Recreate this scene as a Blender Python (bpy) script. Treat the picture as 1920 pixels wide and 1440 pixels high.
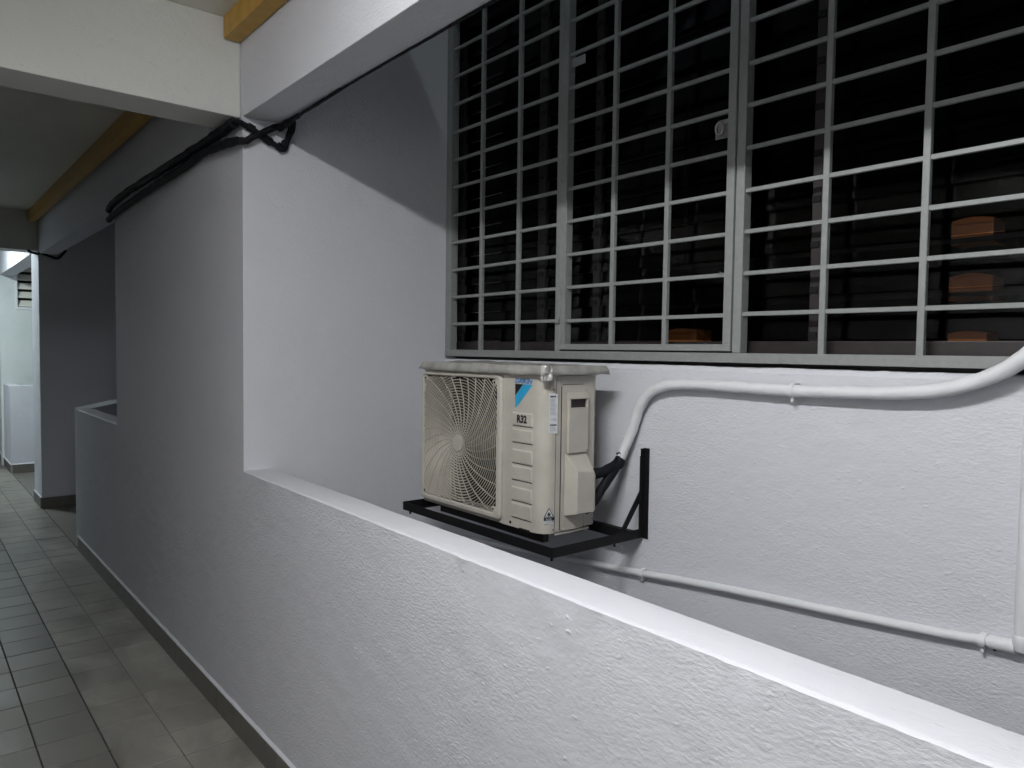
import bpy, bmesh, math, random
from mathutils import Vector, Matrix, noise
random.seed(11)
for o in list(bpy.data.objects): bpy.data.objects.remove(o)
scene = bpy.context.scene
C = scene.collection
# All coordinates below: metres, X = across the corridor, Y = along the corridor, Z measured from eye level.
ZO = 1.55            # eye height above the corridor floor (floor is world z = 0)

# ---------------------------------------------------------------- camera
yaw, pitch, roll = 0.69572407, -0.0448233, 0.0134458
fw = Vector((math.sin(yaw)*math.cos(pitch), math.cos(yaw)*math.cos(pitch), math.sin(pitch)))
r0 = Vector((math.cos(yaw), -math.sin(yaw), 0)); u0 = r0.cross(fw)
rr = r0*math.cos(roll) + u0*math.sin(roll); uu = -r0*math.sin(roll) + u0*math.cos(roll)
cd = bpy.data.cameras.new('camera'); cam = bpy.data.objects.new('camera', cd); C.objects.link(cam)
M = Matrix((( rr.x, uu.x, -fw.x, 0), (rr.y, uu.y, -fw.y, 0), (rr.z, uu.z, -fw.z, ZO), (0, 0, 0, 1)))
cam.matrix_world = M
cd.sensor_fit = 'HORIZONTAL'; cd.sensor_width = 36; cd.lens = 1376.495/1920*36
cd.clip_start = 0.02; cd.clip_end = 200
scene.camera = cam
# ---------------------------------------------------------------- night world, exposure
w = bpy.data.worlds.new('World'); scene.world = w; w.use_nodes = True
bg = w.node_tree.nodes['Background']; bg.inputs[0].default_value = (0.30, 0.38, 0.55, 1); bg.inputs[1].default_value = 0.006
scene.view_settings.view_transform = 'Standard'; scene.view_settings.look = 'None'
scene.view_settings.exposure = 0.0; scene.view_settings.gamma = 1.0
LAMP = 360.0          # radiance of the corridor batten diffuser
LAMP_FAR = 345.0
LAMP_UP = 105.0

# ---------------------------------------------------------------- materials
def mat(name):
    m = bpy.data.materials.new(name); m.use_nodes = True
    nt = m.node_tree; b = nt.nodes['Principled BSDF']
    return m, nt, b
def N(nt, t, **kw):
    n = nt.nodes.new(t)
    for k, v in kw.items():
        if k in n.inputs: n.inputs[k].default_value = v
        else: setattr(n, k, v)
    return n
def pos(nt, scale=(1, 1, 1)):
    g = nt.nodes.new('ShaderNodeNewGeometry'); mp = nt.nodes.new('ShaderNodeMapping')
    mp.inputs['Scale'].default_value = scale; nt.links.new(g.outputs['Position'], mp.inputs['Vector']); return mp.outputs[0]
def ramp(nt, src, stops):
    r = nt.nodes.new('ShaderNodeValToRGB'); nt.links.new(src, r.inputs[0])
    e = r.color_ramp.elements
    e[0].position, e[0].color = stops[0][0], (*stops[0][1], 1); e[1].position, e[1].color = stops[-1][0], (*stops[-1][1], 1)
    for p, c in stops[1:-1]:
        k = e.new(p); k.color = (*c, 1)
    return r.outputs[0]
def math_(nt, op, a, b=None):
    n = nt.nodes.new('ShaderNodeMath'); n.operation = op
    for i, v in enumerate((a, b)):
        if v is None: continue
        if isinstance(v, (int, float)): n.inputs[i].default_value = v
        else: nt.links.new(v, n.inputs[i])
    return n.outputs[0]
def paint(name, c0, c1, fine=0.5, lumps=0.6, rough=0.62, stretch=(120, 70, 165)):
    """painted cement render: roller stipple, stray lumps and grit, faint patchiness"""
    m, nt, b = mat(name)
    L = nt.links
    n1 = N(nt, 'ShaderNodeTexNoise', Scale=1.0, Detail=5.0, Roughness=0.6); L.new(pos(nt, stretch), n1.inputs['Vector'])
    n2 = N(nt, 'ShaderNodeTexNoise', Scale=1.0, Detail=3.0, Roughness=0.5); L.new(pos(nt, (11, 9, 13)), n2.inputs['Vector'])
    n3 = N(nt, 'ShaderNodeTexNoise', Scale=1.0, Detail=4.0, Roughness=0.55); L.new(pos(nt, (1.9, 1.3, 1.6)), n3.inputs['Vector'])
    v = N(nt, 'ShaderNodeTexVoronoi', Scale=1.0, Randomness=1.0); wn = N(nt, 'ShaderNodeTexNoise', Scale=1.0, Detail=2.0); L.new(pos(nt, (45, 45, 45)), wn.inputs['Vector'])
    vm = nt.nodes.new('ShaderNodeVectorMath'); vm.operation = 'MULTIPLY_ADD'; L.new(wn.outputs['Color'], vm.inputs[0]); vm.inputs[1].default_value = (0.9, 0.9, 0.9); L.new(pos(nt, (47, 36, 58)), vm.inputs[2])
    L.new(vm.outputs[0], v.inputs['Vector'])
    lump = ramp(nt, v.outputs['Distance'], [(0.0, (1, 1, 1)), (0.12, (0.5,)*3), (0.30, (0, 0, 0))])
    sel = ramp(nt, v.outputs['Color'], [(0.60, (0, 0, 0)), (0.85, (1, 1, 1))])
    lump = math_(nt, 'MULTIPLY', lump, sel)
    patch = ramp(nt, n3.outputs[0], [(0.38, (0.18,)*3), (0.62, (1, 1, 1))])
    h = math_(nt, 'MULTIPLY', math_(nt, 'MULTIPLY', n1.outputs[0], patch), fine)
    h = math_(nt, 'ADD', h, math_(nt, 'MULTIPLY', lump, lumps*0.34))
    h = math_(nt, 'ADD', h, math_(nt, 'MULTIPLY', n2.outputs[0], 0.7))
    bp = N(nt, 'ShaderNodeBump', Strength=1.0, Distance=0.0075); L.new(h, bp.inputs['Height']); L.new(bp.outputs[0], b.inputs['Normal'])
    col = ramp(nt, n3.outputs[0], [(0.3, c0), (0.7, c1)])
    L.new(col, b.inputs['Base Color']); b.inputs['Roughness'].default_value = rough
    b.inputs['Specular IOR Level'].default_value = 0.35
    return m
def plain(name, col, rough=0.5, metal=0.0, var=0.12, sc=30, bump=0.15, dist=0.002, spec=0.5):
    m, nt, b = mat(name); L = nt.links
    n = N(nt, 'ShaderNodeTexNoise', Scale=sc, Detail=4.0); L.new(pos(nt), n.inputs['Vector'])
    c = ramp(nt, n.outputs[0], [(0.3, tuple(x*(1-var) for x in col)), (0.7, tuple(min(1, x*(1+var)) for x in col))])
    L.new(c, b.inputs['Base Color']); b.inputs['Roughness'].default_value = rough; b.inputs['Metallic'].default_value = metal
    b.inputs['Specular IOR Level'].default_value = spec
    if bump:
        bp = N(nt, 'ShaderNodeBump', Strength=bump, Distance=dist); L.new(n.outputs[0], bp.inputs['Height']); L.new(bp.outputs[0], b.inputs['Normal'])
    return m
WALL = paint('white_wall_paint', (0.605, 0.612, 0.652), (0.655, 0.663, 0.70))
CEIL = paint('cream_ceiling_paint', (0.62, 0.61, 0.55), (0.70, 0.69, 0.63), fine=0.3, lumps=0.3)
BEAMC = paint('warm_white_beam_paint', (0.60, 0.61, 0.575), (0.64, 0.65, 0.615), fine=0.3)
CREAM = paint('cream_wall_paint', (0.62, 0.61, 0.60), (0.67, 0.66, 0.65), fine=0.3)
FARWALL = paint('stained_wall_paint', (0.56, 0.60, 0.59), (0.68, 0.70, 0.69), fine=0.3)
SKIRT = plain('skirting_tile_glaze', (0.135, 0.125, 0.112), 0.42, var=0.14, sc=14, bump=0.1)
MORTAR = plain('grey_mortar', (0.045, 0.045, 0.043), 0.85, sc=60, bump=0.4)
SMEAR = plain('cement_smear', (0.15, 0.142, 0.125), 0.6, sc=9, var=0.25, bump=0.25)
TIMBER = plain('ochre_painted_timber', (0.47, 0.27, 0.045), 0.5, var=0.12, sc=18, bump=0.2)
def tile_mat(smeared=False):
    m, nt, b = mat('cement_hazed_tile' if smeared else 'unglazed_floor_tile'); L = nt.links
    oi = nt.nodes.new('ShaderNodeObjectInfo')
    n = N(nt, 'ShaderNodeTexNoise', Scale=3.2, Detail=6.0, Roughness=0.65); L.new(pos(nt), n.inputs['Vector'])
    n2 = N(nt, 'ShaderNodeTexNoise', Scale=260.0, Detail=2.0); L.new(pos(nt), n2.inputs['Vector'])
    a = math_(nt, 'ADD', math_(nt, 'MULTIPLY', oi.outputs['Random'], 0.07 if smeared else 0.38), math_(nt, 'MULTIPLY', n.outputs[0], 0.7))
    c = ramp(nt, a, [(0.2, (0.098, 0.088, 0.080)), (0.5, (0.15, 0.141, 0.124)), (0.8, (0.205, 0.193, 0.168))])
    if smeared:
        n = N(nt, 'ShaderNodeTexNoise', Scale=1.0, Detail=7.0, Roughness=0.6, Distortion=0.8); L.new(pos(nt, (3.2, 2.0, 3)), n.inputs['Vector'])
        a = math_(nt, 'ADD', math_(nt, 'MULTIPLY', oi.outputs['Random'], 0.06), n.outputs[0])
        c = ramp(nt, a, [(0.33, (0.13, 0.125, 0.108)), (0.47, (0.215, 0.205, 0.178)), (0.56, (0.25, 0.238, 0.21)), (0.70, (0.34, 0.325, 0.285))])
    v = N(nt, 'ShaderNodeTexVoronoi', Scale=5.3); L.new(pos(nt), v.inputs['Vector'])
    sp = ramp(nt, v.outputs['Distance'], [(0.016, (1, 1, 1)), (0.026, (0, 0, 0))])
    mx = N(nt, 'ShaderNodeMix', data_type='RGBA'); L.new(sp, mx.inputs[0]); L.new(c, mx.inputs[6]); mx.inputs[7].default_value = (0.55, 0.55, 0.52, 1)
    L.new(mx.outputs[2], b.inputs['Base Color'])
    ro = ramp(nt, n.outputs[0], [(0.3, (0.30,)*3), (0.7, (0.52,)*3)]); L.new(ro, b.inputs['Roughness'])
    bp = N(nt, 'ShaderNodeBump', Strength=0.25, Distance=0.0015); L.new(n2.outputs[0], bp.inputs['Height']); L.new(bp.outputs[0], b.inputs['Normal'])
    return m
TILE = tile_mat()
TILE2 = tile_mat(True)
GRILLE = plain('grey_enamel_steel', (0.25, 0.262, 0.255), 0.45, var=0.07, sc=55, bump=0.12, dist=0.001)
BLACK = plain('black_painted_steel', (0.006, 0.006, 0.007), 0.6, var=0.3, sc=80, bump=0.35, spec=0.25)
ABS = plain('beige_cabinet_enamel', (0.47, 0.445, 0.39), 0.42, var=0.09, sc=11, bump=0.03)
ABSG = plain('beige_grille_plastic', (0.44, 0.41, 0.35), 0.45, var=0.10, sc=12, bump=0.0)
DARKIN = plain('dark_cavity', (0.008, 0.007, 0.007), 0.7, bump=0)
COIL = plain('dusty_fins', (0.02, 0.017, 0.015), 0.6, bump=0.3)
CONDUIT = plain('white_painted_pipe', (0.72, 0.73, 0.745), 0.42, var=0.03, sc=26, bump=0.22, dist=0.004)
FOAM = plain('black_pipe_tape', (0.006, 0.0065, 0.009), 0.62, var=0.35, sc=70, bump=0.6, dist=0.006, spec=0.22)
SHEET = plain('crumpled_grey_sheet', (0.33, 0.325, 0.30), 0.42, var=0.28, sc=16, bump=0.5, dist=0.006)
FOIL = plain('silver_tape', (0.62, 0.61, 0.58), 0.31, metal=0.9, var=0.1, sc=50, bump=0.9, dist=0.006)
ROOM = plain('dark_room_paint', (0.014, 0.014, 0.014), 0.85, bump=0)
BROWN = plain('dark_brown_wood', (0.022, 0.017, 0.017), 0.45, var=0.25, sc=24, bump=0.2)
CAB = plain('brown_cupboard_laminate', (0.06, 0.047, 0.042), 0.5, bump=0)
ORANGE_REFL = plain('orange_reflection_tone', (0.66, 0.24, 0.06), 0.6, var=0.12, sc=10, bump=0)  # orange of the reflections in the louvre glass, put into a solid colour
STEEL = plain('dull_latch_steel', (0.33, 0.33, 0.32), 0.4, metal=0.6, sc=60)
BRASS = plain('bright_screw', (0.8, 0.8, 0.78), 0.2, metal=1.0, bump=0)
STK = plain('sticker_white', (0.62, 0.64, 0.66), 0.4, var=0.02, bump=0)
INK = plain('ink_black', (0.012, 0.012, 0.014), 0.4, bump=0)
INKG = plain('ink_grey', (0.25, 0.27, 0.30), 0.5, bump=0)
BLUE = plain('logo_cyan', (0.03, 0.33, 0.58), 0.35, var=0.02, bump=0)
BLUED = plain('logo_blue', (0.015, 0.16, 0.45), 0.35, var=0.02, bump=0)
LEAFY = plain('mossy_ground', (0.03, 0.05, 0.04), 0.9)
def emis(name, col, s):
    m, nt, b = mat(name); b.inputs['Base Color'].default_value = (0.8, 0.8, 0.8, 1)
    b.inputs['Emission Color'].default_value = (*col, 1); b.inputs['Emission Strength'].default_value = s; return m
def glass_mat():
    m, nt, b = mat('tinted_louvre_glass'); L = nt.links; nt.nodes.remove(b)
    t = N(nt, 'ShaderNodeBsdfTransparent'); t.inputs[0].default_value = (0.55, 0.55, 0.57, 1)
    g = N(nt, 'ShaderNodeBsdfGlossy'); g.inputs['Roughness'].default_value = 0.03; g.inputs[0].default_value = (0.42, 0.42, 0.42, 1)
    f = N(nt, 'ShaderNodeFresnel', IOR=1.38); x = nt.nodes.new('ShaderNodeMixShader')
    n = N(nt, 'ShaderNodeTexNoise', Scale=5.0, Detail=2.0); L.new(pos(nt), n.inputs['Vector'])
    bp = N(nt, 'ShaderNodeBump', Strength=0.12, Distance=0.01); L.new(n.outputs[0], bp.inputs['Height']); L.new(bp.outputs[0], g.inputs['Normal'])
    L.new(f.outputs[0], x.inputs[0]); L.new(t.outputs[0], x.inputs[1]); L.new(g.outputs[0], x.inputs[2])
    L.new(x.outputs[0], nt.nodes['Material Output'].inputs['Surface']); return m
GLASS = glass_mat()

# ---------------------------------------------------------------- mesh helpers
class MB:
    def __init__(s): s.v = []; s.f = []
    def box(s, x0, x1, y0, y1, z0, z1):
        n = len(s.v)
        s.v += [(x, y, z) for z in (z0, z1) for y in (y0, y1) for x in (x0, x1)]
        s.f += [tuple(n+i for i in q) for q in ((0, 2, 3, 1), (4, 5, 7, 6), (0, 1, 5, 4), (2, 6, 7, 3), (0, 4, 6, 2), (1, 3, 7, 5))]
        return s
    def quad(s, *p):
        n = len(s.v); s.v += [tuple(q) for q in p]; s.f.append(tuple(range(n, n+len(p)))); return s
    def prism(s, pts, axis, a, b):
        """closed polygon (two coordinates) swept along axis from a to b"""
        n = len(s.v); k = len(pts)
        def mk(p, t): return {'X': (t, p[0], p[1]), 'Y': (p[0], t, p[1]), 'Z': (p[0], p[1], t)}[axis]
        s.v += [mk(p, a) for p in pts] + [mk(p, b) for p in pts]
        s.f.append(tuple(n+i for i in range(k))[::-1]); s.f.append(tuple(n+k+i for i in range(k)))
        s.f += [(n+i, n+(i+1) % k, n+k+(i+1) % k, n+k+i) for i in range(k)]
        return s
    def tube(s, path, r, seg=12, caps=True, wob=0.0):
        P = [Vector(p) for p in path]; n0 = len(s.v); up = None
        for i, p in enumerate(P):
            t = (P[min(i+1, len(P)-1)] - P[max(i-1, 0)]).normalized()
            if up is None:
                up = Vector((0, 0, 1)) if abs(t.z) < 0.9 else Vector((1, 0, 0))
            a = t.cross(up).normalized(); b = a.cross(t).normalized(); up = b
            rad = r[i] if isinstance(r, (list, tuple)) else r
            for k in range(seg):
                an = 2*math.pi*k/seg
                q = rad
                if wob: q *= 1 + wob*noise.noise(Vector((p.x*37+math.cos(an)*1.3, p.y*37+math.sin(an)*1.3, p.z*37)))
                s.v.append(tuple(p + a*math.cos(an)*q + b*math.sin(an)*q))
        for i in range(len(P)-1):
            for k in range(seg):
                a0 = n0+i*seg+k; a1 = n0+i*seg+(k+1) % seg
                s.f.append((a0, a1, a1+seg, a0+seg))
        if caps:
            s.f.append(tuple(n0+k for k in range(seg))[::-1]); s.f.append(tuple(n0+(len(P)-1)*seg+k for k in range(seg)))
        return s
    def build(s, name, material, parent=None, bevel=0.0, smooth=False, seg=2):
        o3 = Vector(parent['_o']) if parent is not None and '_o' in parent else Vector((0, 0, 0))
        if parent is None:
            xs = [Vector(v) for v in s.v]; mn = Vector([min(v[i] for v in xs) for i in range(3)]); mx = Vector([max(v[i] for v in xs) for i in range(3)])
            o3 = Vector(((mn.x+mx.x)/2, (mn.y+mx.y)/2, mn.z))
        me = bpy.data.meshes.new(name); me.from_pydata([tuple(Vector(v)-o3) for v in s.v], [], s.f); me.materials.append(material)
        bm = bmesh.new(); bm.from_mesh(me); bmesh.ops.recalc_face_normals(bm, faces=bm.faces)
        if bevel: bmesh.ops.bevel(bm, geom=list(bm.edges), offset=bevel, segments=seg, affect='EDGES', profile=0.6, clamp_overlap=True)
        bm.to_mesh(me); bm.free()
        if smooth:
            me.polygons.foreach_set('use_smooth', [True]*len(me.polygons)); me.set_sharp_from_angle(angle=math.radians(38))
        o = bpy.data.objects.new(name, me); C.objects.link(o)
        if parent is not None: o.parent = parent; o['_o'] = tuple(o3)
        else: o.location = (o3.x, o3.y, o3.z+ZO); o['_o'] = tuple(o3)
        return o
def smooth_path(pts, n=8):
    P = [Vector(p) for p in pts]; out = []
    for i in range(len(P)-1):
        p0 = P[max(i-1, 0)]; p1 = P[i]; p2 = P[i+1]; p3 = P[min(i+2, len(P)-1)]
        for k in range(n):
            t = k/n
            out.append(0.5*((2*p1)+(-p0+p2)*t+(2*p0-5*p1+4*p2-p3)*t*t+(-p0+3*p1-3*p2+p3)*t*t*t))
    out.append(P[-1]); return out
def thing(name, o3, label, cat, group=None):
    o = bpy.data.objects.new(name, None); C.objects.link(o); o.empty_display_size = 0.1
    o.location = (o3[0], o3[1], o3[2]+ZO); o['_o'] = tuple(o3); tag(o, label, cat, group); return o
def tag(o, label, cat, group=None):
    o['label'] = label; o['category'] = cat
    if group: o['group'] = group
    return o
def struct(o): o['kind'] = 'structure'; return o
def B(*a): return MB().box(*a)

# ---------------------------------------------------------------- levels and planes
ZC, ZB, ZF = 1.242, 0.88, -1.55       # ceiling, beam soffit, floor
XF, XI = 1.023, 1.14                  # corridor face and inner face of the parapet line
XW = 1.965                            # face of the window wall
YS = 2.85                             # recess side wall
XL = -0.86                            # left corridor wall

# floor ------------------------------------------------------------------
fl = struct(B(XL-0.1, XF, -4.0, 16.0, ZF-0.15, ZF-0.004).build('floor', MORTAR))
f2 = struct(B(XF, 1.96, 6.36, 8.149, ZF-0.15, ZF-0.003).build('lobby_floor', TILE))
f3 = struct(B(XF, 3.0, 8.62, 10.58, ZF-0.15, ZF-0.003).build('lobby_floor', TILE))
TX, TY, JO = 0.2135, 0.2088, 0.0055
tb = MB().box(-TX/2+JO/2, TX/2-JO/2, -TY/2+JO/2, TY/2-JO/2, -0.008, 0.0)
tile_src = None
field = MB()
xs = [0.9115-i*TX for i in range(9)]
for j in range(-34, 62):
    yc = 3.083+TY*(j+0.5)
    for i, xc in enumerate(xs):
        if i < 6 and 1.9 < yc < 11.1:
            if tile_src is None:
                tb.v = [(a, b, c) for a, b, c in tb.v]
                tile_src = MB(); tile_src.v = list(tb.v); tile_src.f = list(tb.f)
                t = tile_src.build('tile', TILE2, fl, bevel=0.0012, seg=1)
                # mesh was shifted by the floor's origin: bring it back to its own centre
                off = Vector(fl['_o']); t.data.transform(Matrix.Translation(off)); tile1 = t
                tile0 = t.copy(); tile0.data = t.data.copy(); tile0.data.materials[0] = TILE
            else:
                t = (tile1 if i < 2 else tile0).copy(); C.objects.link(t); t.parent = fl
            o3 = Vector(fl['_o'])
            t.location = (xc-o3.x, yc-o3.y, ZF-o3.z+random.uniform(-0.0007, 0.0007)-(0.0004 if i < 2 else 0))
            t.rotation_euler = (random.uniform(-0.002, 0.002), random.uniform(-0.002, 0.002), random.uniform(-0.004, 0.004))
        elif yc < 15.9 and yc > -3.9:
            field.box(xc-TX/2+JO/2, xc+TX/2-JO/2, yc-TY/2+JO/2, yc+TY/2-JO/2, ZF-0.008, ZF-0.0003)
fo = field.build('tile_field', TILE, fl); fo['kind'] = 'stuff'
# cement smear that fills the joints beside the wall
sm = MB()
ny = 240
for k in range(ny):
    y0, y1 = 1.9+k*9.2/ny, 1.9+(k+1)*9.2/ny
    def xe(y): return 0.665+0.085*noise.noise(Vector((y*1.6, 3.1, 0)))+0.03*noise.noise(Vector((y*7, 1, 0)))
    if len(sm.v) == 0: sm.v += [(xe(y0), y0, ZF-0.0021), (1.012, y0, ZF-0.0021)]
    sm.v += [(xe(y1), y1, ZF-0.0021), (1.012, y1, ZF-0.0021)]
    n = 2*k; sm.f.append((n, n+1, n+3, n+2))
sm.build('mortar_smear', SMEAR, fl)

# parapet ------------------------------------------------------------------
def parapet(name, y0, y1, xf, xi, zt, slope=0.0, step=0.008, rough=1.0):
    m = MB(); n = max(2, int((y1-y0)/step)); k = None
    for i in range(n+1):
        y = y0+(y1-y0)*i/n; z = zt-slope*(YS-y)
        e = noise.noise(Vector((y*9, 0.3, 0)))*0.0022+noise.noise(Vector((y*48, 2.3, 0)))*0.0026*rough*(0.4+max(0, noise.noise(Vector((y*4, 8.8, 0)))*2.2))
        e2 = noise.noise(Vector((y*7, 9.3, 0)))*0.0016+noise.noise(Vector((y*40, 5.3, 0)))*0.0010*rough
        b = max(0, noise.noise(Vector((y*22, 7.7, 0)))-0.12)*0.010*rough*max(0.0, noise.noise(Vector((y*2.3, 1.7, 4)))+0.40)
        zz = z+noise.noise(Vector((y*3, 4, 1)))*0.0014
        sec = [(xf, ZF-0.6), (xf, ZF), (xf, ZF+0.5), (xf-b*0.2, z-0.09), (xf-b*0.3+e*0.3, z-0.03), (xf-b*0.5+e*0.6, z-0.010), (xf-b+e*0.7, z-0.004),
               (xf-b*0.6+0.004+e, zz-0.0008), (xf+0.010+e, zz+0.0003), ((xf+xi)/2, zz+0.0008), (xi-0.012+e2, zz+0.0004), (xi-0.005+e2, zz-0.0008), (xi-0.001+e2, z-0.006), (xi+e2, z-0.02), (xi, z-0.4), (xi, ZF-0.6)]
        k = len(sec); m.v += [(a, y, c) for a, c in sec]
        if i:
            o = (i-1)*k; m.f += [(o+j, o+j+1, o+k+j+1, o+k+j) for j in range(k-1)] + [(o+k-1, o, o+k, o+2*k-1)]
    m.f.append(tuple(range(k))); m.f.append(tuple(n*k+j for j in range(k))[::-1])
    return m
p1 = parapet('w', -3.9, YS, XF, XI, -0.481, 0.0072).build('parapet_wall', WALL, smooth=True)
tag(p1, 'long white rendered parapet below the outdoor unit, bright flat top edge', 'wall')
def skirting(parent, y0, y1, x, ax='Y', L=0.302):
    y = y0
    while y < y1-0.01:
        e = min(y+L, y1)
        if ax == 'Y': m = B(x-0.011, x+0.001, y+0.0008, e-0.0008, ZF-0.003, ZF+0.100)
        else: m = B(y+0.0008, e-0.0008, x-0.011, x+0.001, ZF-0.003, ZF+0.100)
        m.build('skirting_tile', SKIRT, parent, bevel=0.001, seg=1); y = e
    # run of paint and filler along the top of the skirting
    pts = []; m = MB(); n = int((y1-y0)/0.03)
    for i in range(n+1):
        t = y0+(y1-y0)*i/n; h = 0.006+0.004*noise.noise(Vector((t*11, x, 2))); d = 0.0105+0.002*noise.noise(Vector((t*23, 5, 2)))
        sec = [(x+0.001, ZF+0.1005), (x-d, ZF+0.1003), (x-d*0.9, ZF+0.1003+h*0.35), (x+0.001, ZF+0.1003+h*1.6)]
        m.v += [(a, t, c) if ax == 'Y' else (t, a, c) for a, c in sec]
        if i:
            o = (i-1)*4; m.f += [(o+j, o+(j+1) % 4, o+4+(j+1) % 4, o+4+j) for j in range(4)]
    m.build('paint_bead', WALL, parent)
skirting(p1, 1.9, YS, XF)
# riser block: panel with the recess side wall on its near end
blk = B(XF, 2.3, YS, 5.02, -4.4, 4.6).build('riser_wall', WALL)
tag(blk, 'tall white wall panel between the recess with the outdoor unit and the dark low opening', 'wall')
skirting(blk, YS, 5.02, XF)
p2 = parapet('w', 5.02, 6.33, XF, XI, -0.484, 0.0, 0.02).build('parapet_wall', WALL, smooth=True)
tag(p2, 'short low white parapet with a dark opening over it, beyond the tall wall panel', 'wall')
skirting(p2, 5.02, 6.33, XF)
m = MB(); m.prism([(XF+0.004, 6.334), (1.10, 6.335), (1.965, 7.95), (1.965, 8.149), (1.86, 8.149), (XF+0.01, 6.5)], 'Z', ZF-0.1, -0.484)
tag(m.build('return_wall', WALL), 'dim white low wall turning away from the end of the short parapet', 'wall')
# dark cross wall beyond the lobby, with its narrow corridor face
w2 = B(1.015, 3.2, 8.15, 8.62, -1.7, ZC-0.001).build('lobby_wall', WALL, bevel=0.003)
tag(w2, 'dark unlit wall facing the corridor beyond the short parapet, narrow bright edge', 'wall')
skirting(w2, 1.015, 2.0, 8.15, 'X'); skirting(w2, 8.15, 8.62, 1.015, 'Y')
# far bay
p3 = parapet('w', 10.6, 15.9, 1.015, 1.135, -0.50, 0.0, 0.05).build('parapet_wall', WALL, smooth=True)
tag(p3, 'far brightly lit low parapet at the end of the corridor', 'wall')
skirting(p3, 10.6, 13.0, 1.015)
m = MB(); m.prism([(1.135, 10.6), (1.8, 10.6), (1.8, 10.72), (1.135, 10.72)], 'Z', ZF-0.1, -0.495)
rw = m.build('return_wall', WALL); tag(rw, 'grey lit low wall end facing the camera in the far bay, below the louvred vent', 'wall')
skirting(rw, 1.02, 1.8, 10.6, 'X')
fw_ = MB().box(0.99, 1.17, 11.35, 11.5, -2.2, 1.24).box(1.17, 3.0, 11.35, 11.5, -2.2, 0.475).box(1.17, 3.0, 11.35, 11.5, 1.1, 1.24).box(1.75, 3.0, 11.35, 11.5, 0.475, 1.1).build('far_wall', FARWALL)
tag(fw_, 'pale stained bright wall with a louvred vent at the far end of the corridor', 'wall')
lv = thing('louvre_vent', (1.175, 11.35, 0.475), 'small louvred vent with grey slats high in the far bright wall', 'vent')
m = MB().box(1.155, 1.18, 11.335, 11.41, 0.455, 1.1).box(1.18, 1.75, 11.335, 11.41, 0.455, 0.482); m.build('frame', CONDUIT, lv)
for k in range(5):
    z = 0.492+k*0.112
    m = MB(); m.prism([(11.35, z), (11.355, z-0.004), (11.41, z+0.075), (11.405, z+0.079)], 'X', 1.182, 1.748); m.build('slat', CEIL, lv)
B(1.18, 1.75, 11.47, 11.49, 0.48, 1.1).build('backing', DARKIN, lv)
B(1.965, 2.1, 5.02, 8.149, -4.4, 4.6).build('w', WALL).name = 'well_wall'
tag(bpy.data.objects['well_wall'], 'unlit wall at the back of the small dark opening', 'wall')
B(2.98, 3.1, 8.62, 11.349, -1.7, 1.3).build('w', WALL).name = 'side_wall'
tag(bpy.data.objects['side_wall'], 'white wall closing the far side passage behind the dark wall', 'wall')
# left wall, ends, slabs
struct(B(XL-0.12, XL, -4.0, 3.0, ZF, ZC).build('corridor_wall', CREAM))
struct(B(XL-0.12, XL, 8.3, 16.0, ZF, ZC).build('corridor_wall', WALL))
struct(B(-4.1, -4.0, 3.0, 8.3, ZF, ZC).build('unseen_dark_wall', ROOM))  # unseen dark wall, added set back so this bay gets little bounced light
struct(B(-4.0, XL-0.1, 3.0, 8.3, ZF-0.15, ZF-0.004).build('lobby_floor', TILE))  # floor of the same added, unseen recess
struct(B(-4.0, XL-0.121, 3.0, 8.3, ZC, ZC+0.15).build('ceiling', CEIL))
struct(B(XL, 2.0, 15.9, 16.05, ZF, ZC).build('end_wall', WALL))
struct(B(XL, XF, -4.15, -4.0, ZF, ZC).build('end_wall', WALL))
struct(B(XL-0.12, XF+0.117, -4.1, 16.0, ZC, ZC+0.15).build('ceiling', CEIL))
struct(B(XF+0.117, 3.2, 6.3, 16.0, ZC, ZC+0.15).build('ceiling', CEIL))
# beams
def roughbeam(x0, x1, y0, y1, z0, z1, mt=None):
    return B(x0, x1, y0, y1, z0, z1).build('ceiling_beam', mt or WALL, bevel=0.004)
b1 = roughbeam(XF, 1.16, -4.0, YS-0.001, ZB, ZC); tag(b1, 'white beam running along above the near parapet and window', 'beam', 'ceiling beams')
b2 = roughbeam(XF, 1.16, 5.021, 8.149, ZB-0.03, ZC); tag(b2, 'dark beam running along over the low opening and lobby', 'beam', 'ceiling beams')
b3 = roughbeam(1.0, 1.16, 8.621, 11.349, ZB, ZC); tag(b3, 'brightly lit far beam over the far parapet', 'beam', 'ceiling beams')
c1 = roughbeam(XL, XF-0.001, 2.872, 3.08, ZB, ZC, BEAMC); tag(c1, 'pale cross beam spanning the corridor beside the near yellow timber', 'beam', 'ceiling beams')
c2 = roughbeam(XL, 1.014, 8.205, 8.44, ZB, ZC, BEAMC); tag(c2, 'far dark cross beam spanning the corridor before the bright bay', 'beam', 'ceiling beams')
c3 = roughbeam(XL, 0.998, 13.6, 13.8, ZB, ZC); tag(c3, 'last cross beam at the far end of the corridor', 'beam', 'ceiling beams')
t1 = B(0.957, 1.019, -3.9, 2.862, 1.158, ZC-0.001).build('timber_batten', TIMBER, bevel=0.003); tag(t1, 'near yellow ochre timber fixed under the ceiling beside the white beam', 'timber', 'yellow timbers under the ceiling')
t2 = B(0.940, 0.994, 3.09, 8.19, 1.140, ZC-0.001).build('timber_batten', TIMBER, bevel=0.003); tag(t2, 'shadowed yellow ochre timber beyond the near cross beam', 'timber', 'yellow timbers under the ceiling')
B(0.9585, 0.9605, 2.8625, 2.8665, 1.165, 1.235).build('w', BLACK, t1).name = 'end_gap'

# window wall of the light well -------------------------------------------------
ZS = -0.040
m = MB(); n = 240
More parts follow.
